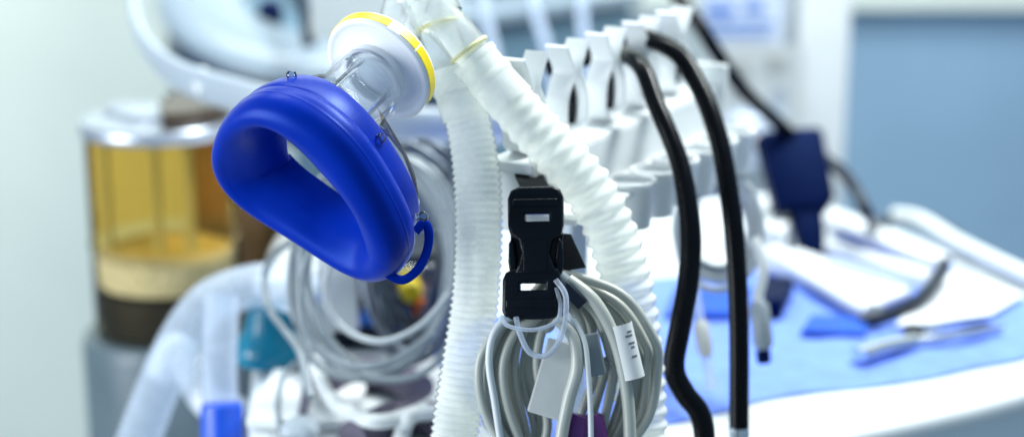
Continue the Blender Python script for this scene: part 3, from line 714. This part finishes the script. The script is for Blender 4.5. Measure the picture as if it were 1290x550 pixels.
# ================================================================ ITEMS LEFT FRONT ON THE TABLE
tl = thing('teal_bulb', G(345, 462, 0.0), 'glossy teal rubber bulb standing on the white table under the ribbed tube end', 'bulb')
TB = G(345, 456, 0.001); tl.location = TB; tl.scale = (1.13, 1.13, 1.13)
lathe('bulb', solid([(0.018, 0.0), (0.0265, 0.003), (0.0290, 0.010), (0.0270, 0.017), (0.0205, 0.023), (0.0185, 0.031), (0.0165, 0.042), (0.0120, 0.050)]), TB, (0.03, 0, 1), M['teal'], tl, seg=40)
lathe('neck_collar', solid([(0.0115, 0), (0.0135, 0.002), (0.0135, 0.010), (0.011, 0.013)]), TB + Vector((0.0015, 0, 0.0485)), (0.03, 0, 1), M['white'], tl, seg=28)
# white elbow hose end above the bulb and the pale ribbed tube going down left
def ribbed(name, pts, r0, amp, pitch, m, label, cat, group=None, seg=28):
    path = resample(crom(pts, 30), pitch / 7)
    vs, fs = tube_data(path, lambda s, T: r0 + amp * math.cos(2 * math.pi * s / pitch), seg)
    o = link(name, vs, fs, m, None, sharp=None); tag(o, label, cat, group); return o
ribbed('ribbed_tube', [P(142, 640, 1.30), P(172, 560, 1.30), P(203, 480, 1.30), P(236, 414, 1.30), P(268, 378, 1.30), P(310, 362, 1.30), P(350, 360, 1.29), P(386, 372, 1.27)], 0.0170, 0.0005, 0.006, M['tube'], 'pale translucent ribbed tube arching in front of the amber canister', 'tube')
sw = thing('suction_tube', P(272, 545, 1.26), 'upright pale tube ending in a bright blue cap at the table corner', 'tube')
tube('tube_body', [P(280, 372, 1.27), P(277, 420, 1.265), P(276, 470, 1.26), P(278, 515, 1.26)], 0.0135, M['tube'], sw, seg=24)
lathe('blue_cap', solid([(0.0120, 0), (0.0150, 0.002), (0.0155, 0.006), (0.0150, 0.040), (0.013, 0.042)]), P(279, 506, 1.255), P(280, 560, 1.255) - P(279, 506, 1.255), M['cap'], sw, seg=28)
tube('white_elbow', [P(205, 470, 1.34), P(222, 440, 1.33), P(240, 470, 1.32), P(262, 505, 1.31), P(300, 520, 1.30)], 0.013, M['white'], seg=18)
tag(bpy.data.objects['white_elbow'], 'white curved pipe behind the pale ribbed tube and blue cap', 'pipe')
tube('thin_cable', [P(372, 302, 1.22), P(350, 316, 1.22), P(334, 345, 1.22), P(338, 385, 1.20), P(356, 412, 1.17), P(376, 440, 1.15), P(386, 476, 1.13), P(392, 500, 1.12)], 0.0026, M['cableg'], seg=10)
tag(bpy.data.objects['thin_cable'], 'thin grey cable looping down beside the teal bulb', 'cable', 'thin grey cables')
sn = thing('pulse_sensor', G(378, 548, 0.004), 'rounded grey sensor with a thin grey lead on the white table', 'sensor')
tube('lead', [G(395, 445, 0.02), G(360, 470, 0.010), G(350, 510, 0.008), G(356, 550, 0.008), G(366, 590, 0.008)], 0.0026, M['cableg'], sn, seg=10)
tube('lead', [G(392, 440, 0.03), G(388, 480, 0.016), G(381, 522, 0.012)], 0.003, M['mauve'], sn, seg=10)
vs, fs = lathe_data(solid([(0.006, -0.016), (0.012, -0.012), (0.0135, 0.0), (0.011, 0.010), (0.006, 0.014)]), G(379, 540, 0.010), Vector((0.05, 1, 0)), 24)
link('sensor_body', [Vector((v.x, v.y, 0.010 + (v.z - 0.010) * 0.62)) for v in vs], fs, M['grey'], sn)
for nm, pts, r, lb in (('mauve_tubing', [G(404, 486, 0.012), G(440, 470, 0.012), G(490, 474, 0.012), G(530, 492, 0.012)], 0.012, 'dark mauve rubber tubing lying on the table under the left coil'),
                       ('mauve_tubing', [G(444, 552, 0.012), G(490, 528, 0.012), G(530, 524, 0.012), G(560, 534, 0.012)], 0.012, 'dark mauve rubber tubing at the foot of the left white hose')):
    o = tube(nm, pts, r, M['mauve'], seg=18); tag(o, lb, 'tubing', 'mauve tubing on the table')
o = tube('white_cable', [G(392, 432, 0.03), G(400, 470, 0.02), G(425, 510, 0.022), G(470, 530, 0.026), G(520, 520, 0.022), G(560, 498, 0.012)], 0.0052, M['cablew'], seg=14)
tag(o, 'thick white cable curving over the mauve tubing on the table', 'cable', 'white cables on the table')
o = tube('white_cable', [G(556, 520, 0.016), G(520, 522, 0.028), G(506, 548, 0.014), G(505, 590, 0.008)], 0.0056, M['cablew'], seg=14)
tag(o, 'thick white cable bending down at the foot of the fine ribbed hose', 'cable', 'white cables on the table')
pack('white_tray', [(310, 540), (345, 475), (470, 478), (440, 545)], 0.008, M['white'], 'low white plastic tray on the table in front of the teal bulb', 'tray', z=0.001, bev=0.003)

# ================================================================ CANISTERS
cb = P(214, 409, 1.62)
can = thing('absorber_canister', cb, 'amber clear absorber canister with pale and dark granules and a shiny cap', 'canister')
can.scale = (1.12, 1.12, 1.12); zb = cb.z; rc = 0.061
def cl(z): return Vector((cb.x, cb.y, zb + z))
lathe('amber_shell', [(rc, 0.076), (rc, 0.162), (rc + 0.001, 0.1685)], cl(0), Z, M['amber'], can, seg=64)
lathe('lower_shell', [(rc, 0.0), (rc + 0.001, 0.006), (rc, 0.012), (rc, 0.0735), (rc + 0.001, 0.0755)], cl(0), Z, M['smoke'], can, seg=64)
lathe('dark_granules', solid([(rc - 0.006, 0.001), (rc - 0.005, 0.004), (rc - 0.005, 0.036), (rc - 0.012, 0.040)]), cl(0), Z, M['grand'], can, seg=48)
lathe('pale_granules', solid([(rc - 0.006, 0.041), (rc - 0.005, 0.043), (rc - 0.005, 0.066), (rc - 0.020, 0.072)]), cl(0), Z, M['granw'], can, seg=48)
for dx, dy, r in ((0.000, -0.025, 0.004), (0.026, -0.022, 0.0045), (-0.044, -0.010, 0.0035)):
    lathe('inner_rod', solid([(r, 0.045), (r, 0.166)]), cl(0) + Vector((dx, dy, 0)), Z, M['grey'], can, seg=16)
lathe('cap', solid([(rc + 0.002, 0.168), (rc + 0.0035, 0.170), (rc + 0.0035, 0.176), (rc + 0.001, 0.179), (rc - 0.012, 0.180), (0.036, 0.181), (0.032, 0.186), (0.010, 0.188)]), cl(0), Z, M['chrome'], can, seg=64)
lathe('cap_cover', [(0.012, 0.1805), (0.058, 0.1795), (0.061, 0.184), (0.057, 0.193), (0.012, 0.196)], cl(0), Z, M['brownd'], can, seg=40, closed=True, a0=R(-75), a1=R(70))
lathe('cap_window', solid([(0.016, 0.1875), (0.017, 0.190), (0.013, 0.193)]), cl(0) + Vector((-0.030, 0.012, -0.006)), Z, M['chrome'], can, seg=32)
lathe('base', solid([(rc + 0.012, -0.40), (rc + 0.012, -0.012), (rc + 0.010, -0.004), (rc + 0.004, -0.001), (rc - 0.010, -0.002)]), cl(0), Z, M['basegrey'], can, seg=64)
cb2 = P(300, 344, 1.75)
can2 = thing('brown_canister', cb2, 'dark brown canister standing behind the amber one and the blue mask', 'canister')
lathe('body', solid([(0.046, -0.02), (0.048, 0.0), (0.048, 0.150), (0.044, 0.156)]), cb2, Z, M['brown'], can2, seg=48)
lathe('lid', solid([(0.050, 0.156), (0.051, 0.160), (0.051, 0.184), (0.046, 0.190)]), cb2, Z, M['dark'], can2, seg=48)
lathe('foot', solid([(0.055, -0.45), (0.055, -0.022)]), cb2, Z, M['grey'], can2, seg=48)

# ================================================================ CURVED ARM, RING HOUSING
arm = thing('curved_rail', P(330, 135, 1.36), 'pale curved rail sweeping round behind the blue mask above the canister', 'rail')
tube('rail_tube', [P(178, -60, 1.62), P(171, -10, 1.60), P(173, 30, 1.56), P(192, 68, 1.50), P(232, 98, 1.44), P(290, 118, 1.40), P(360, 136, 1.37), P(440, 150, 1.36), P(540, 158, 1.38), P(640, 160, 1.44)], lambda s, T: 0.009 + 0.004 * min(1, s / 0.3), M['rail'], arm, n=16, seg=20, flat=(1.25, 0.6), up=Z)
tube('cable_clip', [P(250, 94, 1.425), P(262, 116, 1.415)], 0.009, M['white'], arm, seg=14)
hs = thing('ring_housing', P(420, 20, 1.60), 'large pale ring shaped housing above the curved rail at the machine head', 'ring housing')
hn = CV(0.10, 0.80, 0.55).normalized()
HC = P(402, -8, 2.0)
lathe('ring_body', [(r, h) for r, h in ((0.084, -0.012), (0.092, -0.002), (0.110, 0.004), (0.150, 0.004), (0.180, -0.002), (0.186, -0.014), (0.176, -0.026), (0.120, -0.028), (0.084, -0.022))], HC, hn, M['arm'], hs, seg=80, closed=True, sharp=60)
lathe('gap_shade_body', solid([(0.172, -0.105), (0.178, -0.100), (0.174, -0.0262)]), HC, hn, M['gapdark'], hs, seg=80)  # dark body added to give the shadowed gap between ring and rail
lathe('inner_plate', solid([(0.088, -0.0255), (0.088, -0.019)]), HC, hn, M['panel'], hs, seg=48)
tube('dark_hose', [P(360, -30, 1.90), P(378, 6, 1.86), P(387, 36, 1.83), P(389, 60, 1.83)], 0.007, M['dark'], hs, seg=14)
lathe('knob', solid([(0.012, 0), (0.016, 0.003), (0.014, 0.02), (0.008, 0.024)]), P(340, 26, 1.97), hn, M['navy'], hs, seg=24)

# ================================================================ MACHINE BEHIND
mc = thing('anaesthesia_machine', GY(640, 300, 1.86), 'pale anaesthesia machine body with a blue grey front panel behind the hose rack', 'machine')
def wallbox(name, u0, v0, u1, v1, y, t, m, parent=None, bev=0.004, label=None, kind=None):
    a, b = GY(u0, v0, y), GY(u1, v1, y); vm = (max(v0, 0) + min(v1, 300)) / 2
    a.x, b.x = GY(u0, vm, y).x, GY(u1, vm, y).x
    c = Vector(((a.x + b.x) / 2, y + t / 2, (a.z + b.z) / 2))
    return obox(name, c, (1, 0, 0), (0, 1, 0), Z, abs(b.x - a.x) / 2, t / 2, abs(a.z - b.z) / 2, m, parent, bev, label, kind)
ma = R(44.5)
mD = Vector((math.sin(ma), math.cos(ma), 0)); mN = Vector((math.cos(ma), -math.sin(ma), 0))
MP = P(600, 34, 2.0)
obox('front_panel', MP + mD * 0.08 - mN * 0.10 - Z * 0.35, mD, mN, Z, 0.20, 0.10, 0.35, M['panel'], mc, 0.004)
obox('top_ledge', MP + mD * 0.08 - mN * 0.09 + Z * 0.009, mD, mN, Z, 0.205, 0.105, 0.0085, M['arm'], mc, 0.004)
obox('back_board', MP + mD * 0.08 - mN * 0.14 + Z * 0.14, mD, mN, Z, 0.20, 0.06, 0.12, M['arm'], mc, 0.006)
obox('drawer_front', MP + mD * 0.10 + mN * 0.003 - Z * 0.075, mD, mN, Z, 0.15, 0.004, 0.045, M['panel'], mc, 0.003)
wallbox('shelf', 390, -60, 572, 52, 1.60, 0.16, M['panelw'], mc, 0.008)
wallbox('equipment_bay', 404, 168, 592, 420, 1.62, 0.12, M['gapdark'], mc, 0.006)
wallbox('bay_rail', 470, 152, 620, 166, 1.60, 0.02, M['arm'], mc, 0.003)
for i, (u0, v0, u1, v1) in enumerate(((606, -30, 626, 80), (668, -30, 690, 66), (734, -30, 738, 58))):
    o = tube('drip_line', [P(u0 - 20, v0 - 170, 1.46), P(u0, v0, 1.45), P((u0 + u1) / 2 - 3, (v0 + v1) / 2, 1.44), P(u1, v1, 1.45), P(u1 + 10, v1 + 80, 1.47)], 0.0068, M['tube'], seg=14)
    tag(o, ('clear drip tube hanging behind the Y connector', 'clear drip tube hanging behind the first rack clips', 'clear drip tube hanging behind the middle rack clips')[i], 'tube', 'clear drip tubes behind the rack')

# column, notices
colm = thing('white_column', GY(1030, 260, 2.06), 'white upright cabinet column beside the blue grey wall', 'column')
wallbox('column_body', 886, -140, 1066, 640, 2.10, 0.35, M['top'], colm, 0.006)
wallbox('column_edge', 1003, -140, 1066, 640, 2.07, 0.027, M['white'], colm, 0.006)
def notice2(u0, v0, u1, v1, y, m, label, rows):
    a, b = GY(u0, v0, y), GY(u1, v1, y)
    t = thing('posted_notice', Vector(((a.x + b.x) / 2, y, b.z)), label, 'notice', 'notices on the white column')
    wallbox('paper', u0, v0, u1, v1, y, 0.002, m, t, 0)
    for (a, b, c, d, mm_) in rows: wallbox('printed_block', a, b, c, d, y - 0.0012, 0.001, mm_, t, 0)
notice2(884, -20, 988, 56, 2.092, M['paperblue'], 'pale blue notice with blue print at the top of the white column',
        [(890, 6, 924, 20, M['inkblue']), (938, 4, 962, 16, M['inkblue']), (892, 28, 976, 33, M['inkblue']), (892, 40, 970, 44, M['inkblue'])])
notice2(906, 58, 1010, 166, 2.060, M['label'], 'white framed card with grey picture marks below the pale blue notice',
        [(922, 78, 944, 128, M['box']), (964, 70, 992, 92, M['box']), (972, 110, 990, 136, M['grey']), (922, 140, 990, 147, M['paperblue'])])
sd = thing('wall_socket_unit', GY(950, 190, 2.03), 'small unit with an orange button beside the navy handset', 'socket unit')
wallbox('casing', 920, 150, 985, 215, 2.045, 0.03, M['paperblue'], sd, 0.004)
wallbox('orange_button', 926, 166, 946, 186, 2.035, 0.012, M['redorange'], sd, 0.003)

# ---- room surfaces
o = wallbox('wall', -2600, -1200, 500, 1700, 3.6, 0.1, M['cream'], None, 0); struct(o)
o = wallbox('wall', 380, -1200, 3600, 14, 2.78, 0.3, M['cream'], None, 0.004); o.name = 'upper_wall'; struct(o)
o = wallbox('wall', 1000, 14, 3600, 1700, 2.80, 0.3, M['bluewall'], None, 0); o.name = 'lower_wall'; struct(o)

# ================================================================ LIGHT
w = bpy.data.worlds.new('World'); scene.world = w; w.use_nodes = True
bg = w.node_tree.nodes['Background']; bg.inputs['Color'].default_value = (0.52, 0.77, 1.0, 1); bg.inputs['Strength'].default_value = 0.36
def area(name, loc, target, sx, sy, power, col):
    l = bpy.data.lights.new(name, 'AREA'); l.shape = 'RECTANGLE'; l.size = sx; l.size_y = sy; l.energy = power; l.color = col
    o = bpy.data.objects.new(name, l); COL.objects.link(o); o.location = loc
    o.rotation_euler = (Vector(target) - Vector(loc)).to_track_quat('-Z', 'Y').to_euler(); return o
area('overhead_lamp', (0.78, 1.35, 1.50), (0, 0.95, 0.2), 0.6, 0.4, 34, (0.95, 1.0, 0.99))
area('overhead_lamp', (-0.3, 2.0, 2.2), (-0.3, 3.6, 0.6), 1.8, 0.6, 92, (0.93, 1.0, 0.97))  # added lamp, aimed at the back wall to brighten it
area('overhead_lamp', (0.7, 1.6, 2.0), (0.4, 1.6, 0.0), 0.9, 0.8, 9, (0.95, 1.0, 0.99))
area('left_fill', (-1.35, 0.45, 0.25), (0.1, 0.95, 0.2), 0.9, 0.9, 25, (0.90, 0.96, 1.0))  # added soft fill from the left, brightens the filter face; no window modelled
vs_ = scene.view_settings; vs_.view_transform = 'Standard'; vs_.look = 'None'; vs_.exposure = 0.2; vs_.gamma = 1.0; vs_.use_curve_mapping = False
scene.display_settings.display_device = 'sRGB'
scene.cycles.use_denoising = True
scene.cycles.max_bounces = 12; scene.cycles.transparent_max_bounces = 40
scene.cycles.sample_clamp_indirect = 6.0
